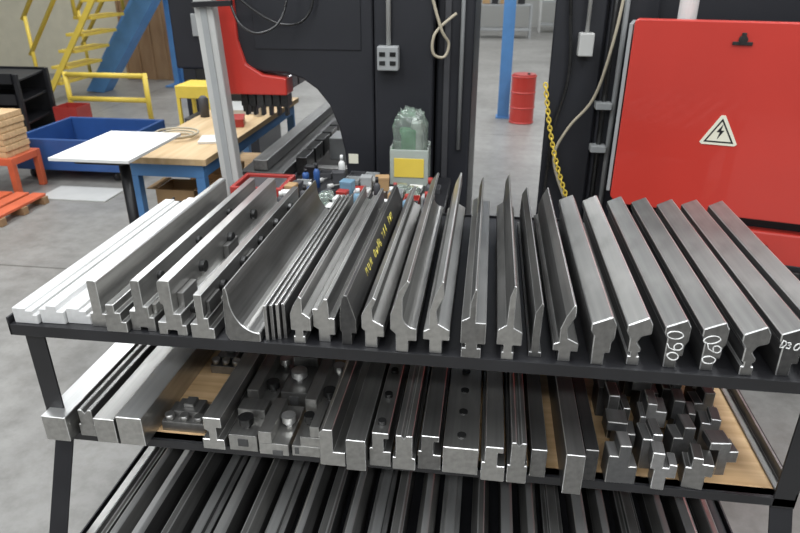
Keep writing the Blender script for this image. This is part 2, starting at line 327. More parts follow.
# ---------------------------------------------------------------- middle shelf
G2='dies and holders on the middle shelf'
def rbar(name,x,w,y,h,L,mat,label,cat='die rail',z=Z2,groove=0):
    k='r%.3f_%.3f_%.3f'%(w,h,groove)
    hw=w/2
    if groove: P[k]=[(-hw,0),(hw,0),(hw,h*.45),(hw*.75,h*.45),(hw*.75,h),(groove,h),(0,h-groove*1.4),(-groove,h),(-hw*.75,h),(-hw*.75,h*.45),(-hw,h*.45)]
    else: P[k]=[(-hw,0),(hw,0),(hw,h),(-hw,h)]
    return bar(name,k,x,y,z,L,mat,label,cat,G2,bev=.0016)
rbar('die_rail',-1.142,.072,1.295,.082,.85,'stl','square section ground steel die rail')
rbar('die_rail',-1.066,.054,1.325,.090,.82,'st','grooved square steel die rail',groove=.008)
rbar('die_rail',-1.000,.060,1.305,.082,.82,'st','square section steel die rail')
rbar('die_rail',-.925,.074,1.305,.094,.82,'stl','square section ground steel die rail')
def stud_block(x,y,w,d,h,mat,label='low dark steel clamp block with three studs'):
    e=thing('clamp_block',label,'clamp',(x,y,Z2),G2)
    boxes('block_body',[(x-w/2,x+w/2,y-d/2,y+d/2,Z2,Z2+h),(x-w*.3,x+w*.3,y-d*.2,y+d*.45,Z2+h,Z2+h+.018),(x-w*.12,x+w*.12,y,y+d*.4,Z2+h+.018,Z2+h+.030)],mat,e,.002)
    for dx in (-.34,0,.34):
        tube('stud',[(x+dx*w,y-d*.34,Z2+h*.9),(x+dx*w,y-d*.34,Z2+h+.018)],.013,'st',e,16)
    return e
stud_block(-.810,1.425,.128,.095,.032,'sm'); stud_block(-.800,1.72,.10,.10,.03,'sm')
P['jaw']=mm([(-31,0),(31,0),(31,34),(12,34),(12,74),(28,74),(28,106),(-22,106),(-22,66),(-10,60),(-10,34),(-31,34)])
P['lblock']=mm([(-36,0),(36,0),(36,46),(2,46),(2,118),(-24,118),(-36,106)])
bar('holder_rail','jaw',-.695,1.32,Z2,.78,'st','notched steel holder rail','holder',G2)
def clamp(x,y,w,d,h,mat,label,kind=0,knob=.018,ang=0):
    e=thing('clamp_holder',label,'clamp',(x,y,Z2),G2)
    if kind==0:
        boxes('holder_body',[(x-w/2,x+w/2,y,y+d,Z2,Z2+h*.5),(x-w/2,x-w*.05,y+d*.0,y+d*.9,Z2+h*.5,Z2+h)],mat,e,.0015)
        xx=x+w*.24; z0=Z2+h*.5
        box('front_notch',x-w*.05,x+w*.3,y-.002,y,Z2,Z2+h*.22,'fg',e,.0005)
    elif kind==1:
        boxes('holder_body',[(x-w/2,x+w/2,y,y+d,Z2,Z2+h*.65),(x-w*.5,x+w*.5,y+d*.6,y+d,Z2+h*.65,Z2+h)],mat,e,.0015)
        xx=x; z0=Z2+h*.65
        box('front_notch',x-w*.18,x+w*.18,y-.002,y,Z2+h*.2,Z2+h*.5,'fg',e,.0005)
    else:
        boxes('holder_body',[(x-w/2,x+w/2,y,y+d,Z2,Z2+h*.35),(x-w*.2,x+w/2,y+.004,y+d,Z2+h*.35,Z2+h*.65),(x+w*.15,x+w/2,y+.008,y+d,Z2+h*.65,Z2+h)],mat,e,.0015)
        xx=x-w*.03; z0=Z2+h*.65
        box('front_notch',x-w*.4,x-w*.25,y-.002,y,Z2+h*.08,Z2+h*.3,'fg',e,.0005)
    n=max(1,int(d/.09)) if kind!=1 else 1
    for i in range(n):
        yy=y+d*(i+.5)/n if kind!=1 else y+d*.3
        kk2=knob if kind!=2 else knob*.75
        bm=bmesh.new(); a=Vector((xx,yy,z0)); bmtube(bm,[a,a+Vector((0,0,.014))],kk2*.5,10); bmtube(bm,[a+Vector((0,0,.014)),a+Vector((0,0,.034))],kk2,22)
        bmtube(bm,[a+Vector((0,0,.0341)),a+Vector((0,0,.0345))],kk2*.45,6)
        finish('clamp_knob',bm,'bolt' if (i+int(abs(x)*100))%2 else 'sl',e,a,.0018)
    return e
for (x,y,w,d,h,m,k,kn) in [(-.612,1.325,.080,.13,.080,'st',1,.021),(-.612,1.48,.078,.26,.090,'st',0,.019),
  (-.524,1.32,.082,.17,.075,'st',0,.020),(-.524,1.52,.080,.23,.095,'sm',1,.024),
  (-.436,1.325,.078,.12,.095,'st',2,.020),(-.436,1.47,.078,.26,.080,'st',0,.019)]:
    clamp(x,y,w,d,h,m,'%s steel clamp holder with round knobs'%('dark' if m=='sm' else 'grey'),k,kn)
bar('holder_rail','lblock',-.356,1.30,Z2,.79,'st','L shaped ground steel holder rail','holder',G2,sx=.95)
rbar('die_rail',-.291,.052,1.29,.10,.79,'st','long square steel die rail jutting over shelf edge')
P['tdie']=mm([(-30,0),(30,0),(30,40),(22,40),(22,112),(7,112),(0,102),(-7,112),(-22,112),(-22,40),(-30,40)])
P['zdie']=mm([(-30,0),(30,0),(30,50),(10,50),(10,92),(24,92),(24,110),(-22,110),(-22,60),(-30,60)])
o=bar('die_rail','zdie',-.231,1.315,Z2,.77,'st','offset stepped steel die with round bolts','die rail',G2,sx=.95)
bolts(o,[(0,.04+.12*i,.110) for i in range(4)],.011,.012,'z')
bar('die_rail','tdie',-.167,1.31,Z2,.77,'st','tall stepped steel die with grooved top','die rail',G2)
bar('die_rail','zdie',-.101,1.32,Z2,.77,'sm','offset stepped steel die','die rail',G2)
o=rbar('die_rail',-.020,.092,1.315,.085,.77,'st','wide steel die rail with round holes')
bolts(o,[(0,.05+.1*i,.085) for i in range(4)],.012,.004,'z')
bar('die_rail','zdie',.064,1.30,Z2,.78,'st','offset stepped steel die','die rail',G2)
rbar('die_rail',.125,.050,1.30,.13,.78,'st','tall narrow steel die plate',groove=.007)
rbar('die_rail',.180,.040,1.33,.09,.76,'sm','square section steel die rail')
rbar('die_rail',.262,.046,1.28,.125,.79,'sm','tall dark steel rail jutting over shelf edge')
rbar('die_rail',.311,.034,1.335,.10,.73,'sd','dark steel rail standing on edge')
P['segA']=mm([(-26,0),(26,0),(26,56),(42,56),(42,104),(14,104),(14,124),(-12,124),(-12,84),(-26,84)])
P['segB']=mm([(-16,0),(16,0),(16,50),(38,50),(38,100),(18,100),(18,86),(4,86),(4,136),(-26,136),(-26,76),(-16,76)])
P['segD']=mm([(-38,0),(38,0),(38,60),(16,60),(16,128),(-14,128),(-14,92),(-38,92)])
P['segE']=mm([(-12,0),(16,0),(16,50),(40,50),(40,92),(16,92),(16,124),(-38,124),(-38,96),(-12,96)])
P['segF']=mm([(-36,0),(36,0),(36,40),(14,40),(14,112),(-12,112),(-12,96),(-36,96)])
G3='short punch sections on the middle shelf'
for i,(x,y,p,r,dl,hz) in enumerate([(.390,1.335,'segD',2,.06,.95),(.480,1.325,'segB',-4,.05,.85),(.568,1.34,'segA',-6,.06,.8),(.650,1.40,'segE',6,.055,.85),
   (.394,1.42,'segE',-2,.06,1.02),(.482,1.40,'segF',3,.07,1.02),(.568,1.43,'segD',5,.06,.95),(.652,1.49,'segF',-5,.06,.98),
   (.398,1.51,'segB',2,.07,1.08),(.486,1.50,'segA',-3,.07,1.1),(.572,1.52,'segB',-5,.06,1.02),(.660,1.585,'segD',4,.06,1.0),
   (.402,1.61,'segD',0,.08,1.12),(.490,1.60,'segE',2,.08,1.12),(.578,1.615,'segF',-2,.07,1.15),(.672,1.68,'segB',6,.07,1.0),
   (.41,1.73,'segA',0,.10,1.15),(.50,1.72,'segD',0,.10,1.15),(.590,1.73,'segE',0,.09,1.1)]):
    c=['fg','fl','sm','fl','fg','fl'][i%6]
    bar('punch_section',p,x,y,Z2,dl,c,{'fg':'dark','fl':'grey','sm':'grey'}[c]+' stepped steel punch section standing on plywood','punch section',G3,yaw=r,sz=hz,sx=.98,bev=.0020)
P['angle']=mm([(-14,0),(14,0),(14,40),(8,40),(8,8),(-14,8)])
bar('guide_strip','angle',.789,1.345,Z2,.78,'st','steel angle strip along end of shelf','strip',G2)
# ---------------------------------------------------------------- lower shelf bars
G4='tooling bars on the lowest shelf'
P['lowA']=mm([(-25,0),(25,0),(25,56),(10,100),(-8,102),(-25,60)])
P['lowB']=mm([(-28,0),(28,0),(28,60),(14,60),(14,84),(-14,84),(-14,60),(-28,60)])
P['lowC']=mm([(-17,0),(17,0),(17,98),(8,106),(-17,100)])
x=-1.09;i=0
while x<.74:
    p=['lowB','lowA','lowC','lowA','lowB','lowC','lowA'][i%7]; hw={'lowA':.025,'lowB':.028,'lowC':.017}[p]
    if x+2*hw>.765: break
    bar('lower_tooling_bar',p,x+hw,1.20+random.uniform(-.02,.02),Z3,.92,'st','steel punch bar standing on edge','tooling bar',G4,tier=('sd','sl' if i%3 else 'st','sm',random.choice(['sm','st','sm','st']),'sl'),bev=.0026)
    x+=2*hw+random.uniform(.016,.036); i+=1
# ---------------------------------------------------------------- left press brake
pb=thing('press_brake','black and red press brake with open C throat','machine',(-.8,4.3,0))
YF=3.2
prof=[(-1.24,2.4),(-1.24,1.30),(-1.12,1.27),(-1.0,1.265),(-.92,1.24),(-.85,1.19),(-.79,1.115),(-.745,1.0),(-.72,.88),(-.71,.76),(-.705,.62),(-1.0,.58),(-1.0,0),(-.56,0),(-.56,2.4)]
bm=bmesh.new(); bmprism(bm,prof,YF,YF+.12); finish('side_frame',bm,'bm',pb,(-.8,YF,0),.01)
box('side_panel',-.553,-.27,YF-.03,YF+1.6,0,2.4,'bm',pb,.012)
box('side_panel',-.262,-.085,YF+.06,YF+1.6,0,2.4,'bm',pb,.012)
box('panel_strip',-.225,-.195,YF+.045,YF+.06,.2,2.4,'dgr',pb,.003)
box('door_seam_plate',-1.15,-.62,YF-.006,YF,1.38,2.3,'bm',pb,.004)
prof=[(-1.36,2.4),(-1.36,1.16),(-1.0,1.16),(-1.0,1.245),(-1.12,1.26),(-1.2,1.31),(-1.23,1.42),(-1.24,2.4)]
bm=bmesh.new(); bmprism(bm,prof,YF-.02,YF+.10); finish('ram_end',bm,'red',pb,(-1.2,YF,1.2),.008)
box('ram',-1.33,-1.22,YF+.1,YF+2.2,1.2,2.4,'bm',pb,.006)
for i in range(9):
    box('upper_tool',-1.30,-1.24,YF+.14+i*.22,YF+.34+i*.22,1.04,1.2,'bolt',pb,.006)
for i in range(6):
    boxes('clamp_tool',[(-1.25+.042*i,-1.215+.042*i,YF,YF+.08,1.10,1.16),(-1.24+.042*i,-1.225+.042*i,YF+.02,YF+.06,1.05,1.10)],'bolt',pb,.002)
box('bed',-1.30,-1.02,YF+.05,YF+2.2,0,.70,'bm',pb,.01)
box('bed_cap',-1.29,-1.05,YF-.02,YF+2.2,.702,.76,'sd',pb,.005)
box('lower_die',-1.22,-1.14,YF,YF+2.1,.762,.82,'sm',pb,.005)
for i in range(8):
    box('die_section',-1.03,-.97,YF+.15+i*.2,YF+.32+i*.2,.70,.80,'bolt',pb,.004)
box('back_gauge',-.95,-.78,YF+.6,YF+.8,.66,.80,'gry',pb,.008)
box('back_gauge_rail',-.96,-.72,YF+.3,YF+.36,.64,.70,'sm',pb,.004)
tube('cable',smoothcurve([(-1.3,YF-.03,1.75),(-1.2,YF-.05,1.62),(-1.0,YF-.05,1.50),(-.85,YF-.04,1.56),(-.80,YF-.02,1.9)]),.006,'bolt',pb)
boxes('outlet_box',[(-.53,-.43,YF-.09,YF-.03,1.30,1.41)],'gry',pb,.006)
for dx in (-.505,-.455):
    for dz in (1.335,1.375): box('socket',dx-.014,dx+.014,YF-.094,YF-.09,dz-.01,dz+.01,'bolt',pb,.001)
tube('conduit',[(-.48,YF-.05,1.41),(-.48,YF-.05,2.4)],.011,'lgr',pb)
tube('cable',smoothcurve([(-.33,YF-.045,2.3),(-.30,YF-.05,1.75),(-.24,YF-.05,1.5),(-.20,YF-.02,1.42),(-.22,YF-.03,1.36),(-.27,YF-.05,1.38),(-.26,YF-.05,1.47),(-.17,YF-.0,1.55)]),.007,'tan',pb)
tube('conduit',[(-.14,YF+.045,.9),(-.14,YF+.045,2.4)],.010,'gry',pb)
box('small_nameplate',-.70,-.65,YF-.004,YF,.82,.87,'sgn',pb,.001)
# red parts bin
rbn=thing('red_bin','solid red plastic parts bin with dark contents','bin',(-1.04,2.85,0))
boxes('bin_shell',[(-1.17,-.92,2.95,2.97,.68,.82),(-1.17,-.92,2.74,2.76,.68,.82),(-1.17,-1.15,2.76,2.95,.68,.82),(-.94,-.92,2.76,2.95,.68,.82),(-1.15,-.94,2.76,2.95,.68,.70)],'dred',rbn,.004)
for x in (-1.16,-.96):
    for y in (2.76,2.92): box('stand_leg',x,x+.03,y,y+.03,0,.68,'blk',rbn,.003)
box('bin_contents',-1.145,-.945,2.765,2.945,.70,.81,'dgr',rbn,.01)
# light curtain post
lp=thing('light_curtain_post','pale grey aluminium light curtain post leaning slightly','post',(-1.25,3.05,0))
boxes('post_body',[(-1.295,-1.205,3.03,3.10,.06,1.64)],'lgr',lp,.006)
box('lens_strip',-1.265,-1.235,3.025,3.03,.4,1.6,'gry',lp,.001)
box('post_foot',-1.31,-1.19,3.02,3.12,0,.06,'blk',lp,.004)
box('post_cap',-1.30,-1.20,3.025,3.105,1.64,1.665,'blk',lp,.003)
box('cable_arm',-1.29,-1.10,3.0,3.025,1.58,1.605,'blk',lp,.003)
tube('cable',smoothcurve([(-1.11,3.01,1.60),(-1.07,3.0,1.50),(-.98,3.02,1.46),(-.88,3.08,1.55),(-.82,3.12,1.9)]),.006,'bolt',lp)
lp.rotation_euler=(0,math.radians(-2.6),0)
# small cart with clutter behind rack
ct=thing('utility_cart','dark metal cart carrying small boxes and bottles','cart',(-.55,2.75,0))
box('cart_top',-.88,-.16,2.45,3.05,.78,.81,'blk',ct,.004)
box('cart_shelf',-.87,-.18,2.52,3.03,.25,.27,'blk',ct,.004)
for x in (-.87,-.20):
    for y in (2.51,3.0): box('leg',x,x+.035,y,y+.035,0,.78,'blk',ct,.002)
def sbox(name,x,y,w,d,h,mat,label,cat,z=.81,rz=0):
    bm=bmesh.new(); bmbox(bm,-w/2,w/2,-d/2,d/2,0,h); bmbox(bm,-w*.52,w*.52,-d*.52,d*.52,h*.78,h*1.02)
    o=finish(name,bm,mat,None,(0,0,0),.003); o.location=(x,y,z); o.rotation_euler=(0,0,rz); return meta(o,label,cat)
def softbag(x,y,w,d,h,mat,label,seed,z=.81):
    bm=bmesh.new(); bmesh.ops.create_icosphere(bm,subdivisions=3,radius=1)
    for v in bm.verts:
        c=v.co.copy(); s=lambda t: math.copysign(abs(t)**.6,t)
        f=1+.12*math.sin(9*c.x+5*c.z+seed)*math.cos(8*c.y+4*c.z+seed)
        v.co=Vector((s(c.x)*w/2*f,s(c.y)*d/2*f,max(0,(s(c.z)*f+1)*h/2)))
    o=finish('plastic_bag',bm,mat,None,(0,0,0),0,True); o.location=(x,y,z); return meta(o,label,'bag')
def tray(x,y,w,d,h,mat,label,z=.81):
    t=.004
    o=boxes('parts_tray',[(x-w/2,x+w/2,y-d/2,y-d/2+t,z,z+h),(x-w/2,x+w/2,y+d/2-t,y+d/2,z,z+h),(x-w/2,x-w/2+t,y-d/2+t,y+d/2-t,z,z+h),(x+w/2-t,x+w/2,y-d/2+t,y+d/2-t,z,z+h),(x-w/2+t,x+w/2-t,y-d/2+t,y+d/2-t,z,z+t)],mat,None,.001)
    return meta(o,label,'tray')
random.seed(9)
cols=[('wht','white'),('gry','grey'),('dblu','blue'),('cy','light blue'),('dgr','dark grey'),('lgr','pale grey'),('blk','black'),('dgr','dark grey'),('dred','red'),('wht','white'),('card','brown')]
for iy in range(7):
    for ix in range(9):
        m,cn=random.choice(cols)
        x=-.845+ix*.077+random.uniform(-.006,.006); y=2.50+iy*.08+random.uniform(-.005,.005)
        if iy>=5 and x>-.50: continue
        q=random.random()
        if q<.30:
            r=random.uniform(.014,.021); h=random.uniform(.06,.12)
            e=tube('bottle',[(x,y,.81),(x,y,.81+h*.65),(x,y,.81+h*.78)],[r,r,r*.45],m,None,16); meta(e,'%s plastic bottle with cap'%cn,'bottle')
            tube('bottle_cap',[(x,y,.81+h*.78),(x,y,.81+h)],r*.5,random.choice(['blk','wht','dred']),e,10)
        elif q<.38:
            softbag(x,y,.064,.062,random.uniform(.03,.05),'bag','crumpled clear plastic bag of parts',ix*2+iy)
        elif q<.58:
            tray(x,y,.068,.066,.025,m,'small open %s parts tray'%cn)
        elif q<.70:
            a=random.uniform(0,3.14); dx,dy=.026*math.cos(a),.026*math.sin(a)
            e=tube('hand_tool',[(x-dx,y-dy,.822),(x,y,.822),(x+dx*.1,y+dy*.1,.822),(x+dx*1.2,y+dy*1.2,.822)],[.011,.011,.004,.003],m,None,10); meta(e,'small hand tool with %s handle'%cn,'tool')
        else:
            sbox('supply_box',x,y,random.uniform(.042,.062),random.uniform(.040,.058),random.uniform(.02,.07),m,'%s lidded supply box'%cn,'box',rz=random.uniform(-.2,.2))
dv=thing('parts_bin','translucent bin with greenish plastic bag and yellow label','bin',(-.34,2.93,.81))
boxes('bin_body',[(-.44,-.26,2.90,2.908,.81,.98),(-.44,-.26,3.002,3.01,.81,1.0),(-.44,-.432,2.908,3.002,.81,.99),(-.268,-.26,2.908,3.002,.81,.99),(-.432,-.268,2.908,3.002,.81,.82)],'clr',dv,.003)
box('bin_label',-.42,-.28,2.896,2.90,.85,.94,'yel',dv,.001)
bm=bmesh.new(); bmesh.ops.create_icosphere(bm,subdivisions=4,radius=1)
for v in bm.verts:
    c=v.co.copy(); s=lambda t: math.copysign(abs(t)**.5,t)
    f=1+.10*math.sin(13*c.x+7*c.z)*math.cos(11*c.y+5*c.z)+.05*math.sin(23*c.z+9*c.x)
    pin=1-max(0,c.z-.2)*.5
    v.co=Vector((s(c.x)*.078*f*pin-.35,s(c.y)*.042*f*pin+2.955,s(c.z)*.14*f+1.02))
finish('plastic_bag',bm,'bag',dv,(-.35,2.955,.98),0,True)
box('bag_contents',-.39,-.32,2.93,2.985,.90,1.07,'grn',dv,.01)
box('bag_contents',-.345,-.30,2.935,2.98,.90,1.10,'lgr',dv,.008)
# ---------------------------------------------------------------- workbench
wb=thing('workbench','plywood topped workbench with blue steel legs','workbench',(-1.62,3.9,0))
box('bench_top',-1.90,-1.42,3.06,4.8,.815,.85,'plyt',wb,.003)
boxes('bench_apron',[(-1.87,-1.45,3.09,3.12,.74,.815),(-1.87,-1.45,4.74,4.77,.74,.815),(-1.87,-1.84,3.12,4.74,.74,.815),(-1.48,-1.45,3.12,4.74,.74,.815)],'blu',wb,.003)
for x in (-1.87,-1.50):
    for y in (3.09,4.72): box('leg',x,x+.05,y,y+.05,0,.74,'blu',wb,.003)
box('lower_shelf',-1.86,-1.46,3.15,4.70,.42,.44,'ply',wb,.002)
def openbox(x,y,w,d,h,z,label,mat='card'):
    t=.006
    o=boxes('open_carton',[(x-w/2,x+w/2,y-d/2,y-d/2+t,z,z+h),(x-w/2,x+w/2,y+d/2-t,y+d/2,z,z+h),(x-w/2,x-w/2+t,y-d/2+t,y+d/2-t,z,z+h),(x+w/2-t,x+w/2,y-d/2+t,y+d/2-t,z,z+h),(x-w/2+t,x+w/2-t,y-d/2+t,y+d/2-t,z,z+t),
      (x-w/2-.05,x-w/2,y-d/2,y+d/2,z+h,z+h+t),(x+w/2,x+w/2+.04,y-d/2,y+d/2,z+h,z+h+t)],mat,None,.001)
    return meta(o,label,'box')
openbox(-1.67,3.27,.22,.20,.20,.44,'open brown cardboard carton on shelf under bench')
sbox('cardboard_box',-1.66,3.75,.22,.3,.16,'card','brown cardboard box on bench shelf','box',z=.44)
sbox('metal_tray',-1.66,4.3,.25,.3,.03,'lgr','shallow grey metal tray on workbench','tray',z=.85,rz=.1)
sbox('tool_case',-1.55,3.85,.10,.16,.05,'dred','small red tool case on workbench','case',z=.85,rz=.3)
sbox('black_case',-1.76,4.55,.16,.14,.12,'blk','black lidded case on workbench','case',z=.85,rz=-.2)
sbox('paper_stack',-1.55,3.45,.12,.16,.012,'wht','short stack of white paper on bench','paper',z=.85,rz=.25)
for (x,y,m,c) in [(-1.50,4.12,'wht','white'),(-1.54,4.52,'cy','light blue'),(-1.84,4.05,'dgr','dark grey')]:
    e=tube('spray_can',[(x,y,.85),(x,y,.97),(x,y,.985)],[.03,.03,.014],m,None,14); meta(e,'%s spray can on plywood bench'%c,'can')
pts=smoothcurve([(-1.76+.075*math.cos(a*.7)*(1+a*.03),3.48+.07*math.sin(a*.7)*(1+a*.03),.858+.0012*a) for a in range(24)],3)
meta(tube('coiled_strap',pts,.006,'tan',None,8),'loosely coiled tan strap on plywood bench','strap')
# white board table
tb=thing('stand_table','white topped stand table on single black post','table',(-1.68,2.75,0))
box('table_top',-1.87,-1.50,2.49,3.0,.985,1.0,'wht',tb,.002)
box('top_frame',-1.80,-1.57,2.56,2.93,.955,.985,'blk',tb,.003)
tube('post',[(-1.68,2.75,.03),(-1.68,2.75,.955)],.025,'blk',tb,12)
boxes('base_foot',[(-1.95,-1.41,2.72,2.78,0,.03),(-1.71,-1.65,2.45,3.0,.001,.029)],'blk',tb,.004)
# ---------------------------------------------------------------- left background
bt=thing('blue_cart','low blue plastic bin cart','bin',(-3.6,5.5,0))
x0,x1,y0,y1=-4.15,-3.15,5.1,6.0
boxes('bin_shell',[(x0,x1,y0,y0+.03,.10,.38),(x0,x1,y1-.03,y1,.10,.38),(x0,x0+.03,y0+.03,y1-.03,.10,.38),(x1-.03,x1,y0+.03,y1-.03,.10,.38),(x0+.03,x1-.03,y0+.03,y1-.03,.10,.14)],'dblu',bt,.008)
for x in (x0+.1,x1-.1):
    for y in (y0+.1,y1-.1): tube('caster',[(x-.02,y,.05),(x+.02,y,.05)],.05,'blk',bt,16)
tray(-4.35,6.35,.26,.26,.42,'dred','tall red plastic bin on the floor',z=0)
sh=box('white_panel',-3.65,-3.05,4.62,4.95,0,.012,'lgr',None,.002); meta(sh,'flat pale panel lying on concrete floor','panel')
fl=thing('yellow_guard_rail','yellow tubular guard rail','railing',(-4.4,7.3,0))
for z in (.30,.58): tube('rail',[(-5.0,7.3,z),(-4.0,7.3,z)],.03,'yel',fl,12)
for x in (-5.0,-4.0): tube('post',[(x,7.3,0),(x,7.3,.61)],.03,'yel',fl,12)
bs=thing('bin_shelf','black steel shelving unit with sloped shelves and dark bins','shelf',(-5.1,6.0,0))
bx0,bx1=-6.0,-4.53
for x in (bx0,bx1-.04):
    for y in (5.85,6.32): box('upright',x,x+.04,y,y+.04,0,.80,'blk',bs,.003)
box('back_panel',bx0+.04,bx1-.04,6.36,6.38,.05,.80,'blk',bs,.002)
for z in (.12,.34,.56,.76):
    bm=bmesh.new(); vs=[]
    for xx in (bx0+.04,bx1-.04):
        vs.append([bm.verts.new((xx,yy-.3,zz)) for yy,zz in [(6.13,z-.05),(6.64,z),(6.64,z+.02),(6.16,z-.03),(6.16,z+.05),(6.13,z+.05)]])
    n=6; bm.faces.new(vs[0]); bm.faces.new(vs[1][::-1])
    for i in range(n): bm.faces.new([vs[0][i],vs[1][i],vs[1][(i+1)%n],vs[0][(i+1)%n]])
    finish('shelf',bm,'blk',bs,(-5.1,6.0,z),.002)
op=thing('orange_stand','low orange steel stand holding cut lumber','stand',(-4.2,4.85,0))
for x in (-4.5,-3.88):
    for y in (4.66,4.98): box('leg',x,x+.05,y,y+.05,0,.26,'org',op,.004)
boxes('stand_frame',[(-4.5,-3.83,4.66,4.71,.26,.32),(-4.5,-3.83,4.98,5.03,.26,.32),(-4.5,-4.45,4.71,4.98,.26,.32),(-3.88,-3.83,4.71,4.98,.26,.32)],'org',op,.004,origin=(-4.2,4.9,.26))
for i in range(7): 
    o=boxes('wood_plank',[(-4.5+.01*(i%3),-3.88+.012*(i%2),4.685,4.98,.32+.05*i,.365+.05*i)],'ply',None,.003); meta(o,'short light brown plank stacked on orange stand','plank','planks on the orange stand')
pl=thing('pallet','red-orange painted wooden pallet on concrete floor','pallet',(-3.9,4.3,0))
for y in (4.0,4.25,4.5): box('runner',-4.35,-3.50,y,y+.06,0,.06,'brn',pl,.003)
for i in range(6): box('deck_board',-4.35+.145*i,-4.24+.145*i,4.0,4.56,.06,.08,'org',pl,.002)
# stairs
st=thing('stairs','blue steel stairs with yellow treads and handrails','stairs',(-5.6,8.8,0))
def para(name,xa,za,xb,zb,y,h,t,mat):
    bm=bmesh.new(); bmprism(bm,[(xa,za),(xb,zb),(xb,zb+h),(xa,za+h)],y,y+t); finish(name,bm,mat,st,(xa,y,za),.004)
sx0,sx1,sz1=-6.1,-3.9,3.0
para('stringer',sx0,0.02,sx1,sz1,8.4,.12,.04,'yel')
para('stringer',sx0+.15,0.0,sx1+.15,sz1,9.6,.42,.05,'blu')
bm=bmesh.new(); bmprism(bm,[(sx0+.30,0),(sx1+.42,sz1),(sx1+.12,sz1),(sx0+.02,.02)],9.30,9.58); finish('stair_soffit',bm,'blu',st,(sx0,9.4,0),.004)
for i in range(14):
    f=(i+.5)/14; box('tread',sx0+.05+f*(sx1-sx0)-.16,sx0+.05+f*(sx1-sx0)+.10,8.45,9.29,f*sz1+.14,f*sz1+.18,'yel' ,st,.004)
for y in (8.4,9.62):
    for off in (.65,1.1): tube('handrail',[(sx0-.1,y,off),(sx1-.1,y,sz1+off)],.028,'yel',st)
    for f in (.02,.35,.68,1): tube('baluster',[(sx0-.1+f*(sx1-sx0),y,f*sz1+.1),(sx0-.1+f*(sx1-sx0),y,f*sz1+1.1)],.025,'yel',st)
sb=thing('blue_column','blue painted steel building column','column',(-4.85,10.1,0))
boxes('column_shaft',[(-4.99,-4.91,10.0,10.2,.02,5),(-4.91,-4.79,10.09,10.11,.02,5),(-4.79,-4.71,10.0,10.2,.02,5)],'blu',sb,.003)
box('base_plate',-5.1,-4.6,9.9,10.3,0,.02,'blu',sb,.002)
o=boxes('crate_panel',[(-6.1,-5.2,10.6,10.66,0,1.5)]+[(-6.1+.24*i,-6.06+.24*i,10.57,10.6,0,1.5) for i in range(4)],'brn',None,.004); meta(o,'brown wooden crate panel standing upright','crate')
m2=thing('distant_machine','dark machine with control panel on black base','machine',(-2.5,6.4,0))
box('machine_head',-3.0,-2.2,6.1,6.9,.85,2.5,'bm',m2,.02)
boxes('machine_base',[(-2.95,-2.82,6.12,6.85,0,.85),(-2.35,-2.25,6.12,6.85,0,.85),(-2.82,-2.35,6.5,6.85,0,.5)],'bm',m2,.01)
box('control_panel',-2.78,-2.50,6.07,6.1,1.15,1.35,'gry',m2,.006)
yc=thing('yellow_cart','small yellow steel cart with black wheels','cart',(-2.35,5.2,0))
boxes('cart_body',[(-2.50,-2.20,5.0,5.3,.12,.28),(-2.50,-2.20,5.0,5.3,.78,.88),(-2.50,-2.47,5.0,5.03,.28,.78),(-2.23,-2.20,5.0,5.03,.28,.78),(-2.50,-2.47,5.27,5.3,.28,.78),(-2.23,-2.20,5.27,5.3,.28,.78)],'yel',yc,.006)
box('cart_drawer',-2.46,-2.24,5.01,5.28,.45,.62,'dgr',yc,.006)
for x in (-2.46,-2.24):
    for y in (5.05,5.25): tube('wheel',[(x-.02,y,.06),(x+.02,y,.06)],.06,'blk',yc,16)
# ---------------------------------------------------------------- aisle
bc=thing('blue_column','slim blue painted steel column in aisle','column',(.19,8.35,0))
boxes('column_shaft',[(.12,.26,8.28,8.30,.02,4.5),(.18,.20,8.30,8.40,.02,4.5),(.12,.26,8.40,8.42,.02,4.5)],'blu',bc,.003)
box('base_plate',.10,.28,8.26,8.44,0,.02,'blu',bc,.002)
rb=thing('steel_drum','small red steel drum on concrete floor','drum',(.42,8.1,0))
bm=bmesh.new(); pts=[];rs=[]
for z,r in [(0,.145),(.01,.152),(.02,.145),(.18,.145),(.19,.152),(.20,.145),(.36,.145),(.37,.152),(.38,.145),(.545,.145),(.555,.152),(.565,.145)]:
    pts.append((.41,8.1,z)); rs.append(r)
bmtube(bm,pts,rs,28); finish('drum_body',bm,'red',rb,(.41,8.1,0),0,False)
tube('drum_lid',[(.41,8.1,.566),(.41,8.1,.578)],.135,'dred',rb,28)
tube('bung_cap',[(.46,8.05,.578),(.46,8.05,.595)],.018,'blk',rb,12)
def rackunit(x,y,w,d,h,mat,lab):
    e=thing('storage_shelf',lab,'shelf',(x,y,0))
    for dx in (0,w-.05):
        for dy in (0,d-.05): box('upright',x+dx,x+dx+.05,y+dy,y+dy+.05,0,h,mat,e,.003)
    for z in (.2,.8,1.4): 
        if z<h: box('shelf',x+.05,x+w-.05,y+.01,y+d-.01,z,z+.04,'gry',e,.003)
    return e
random.seed(5)
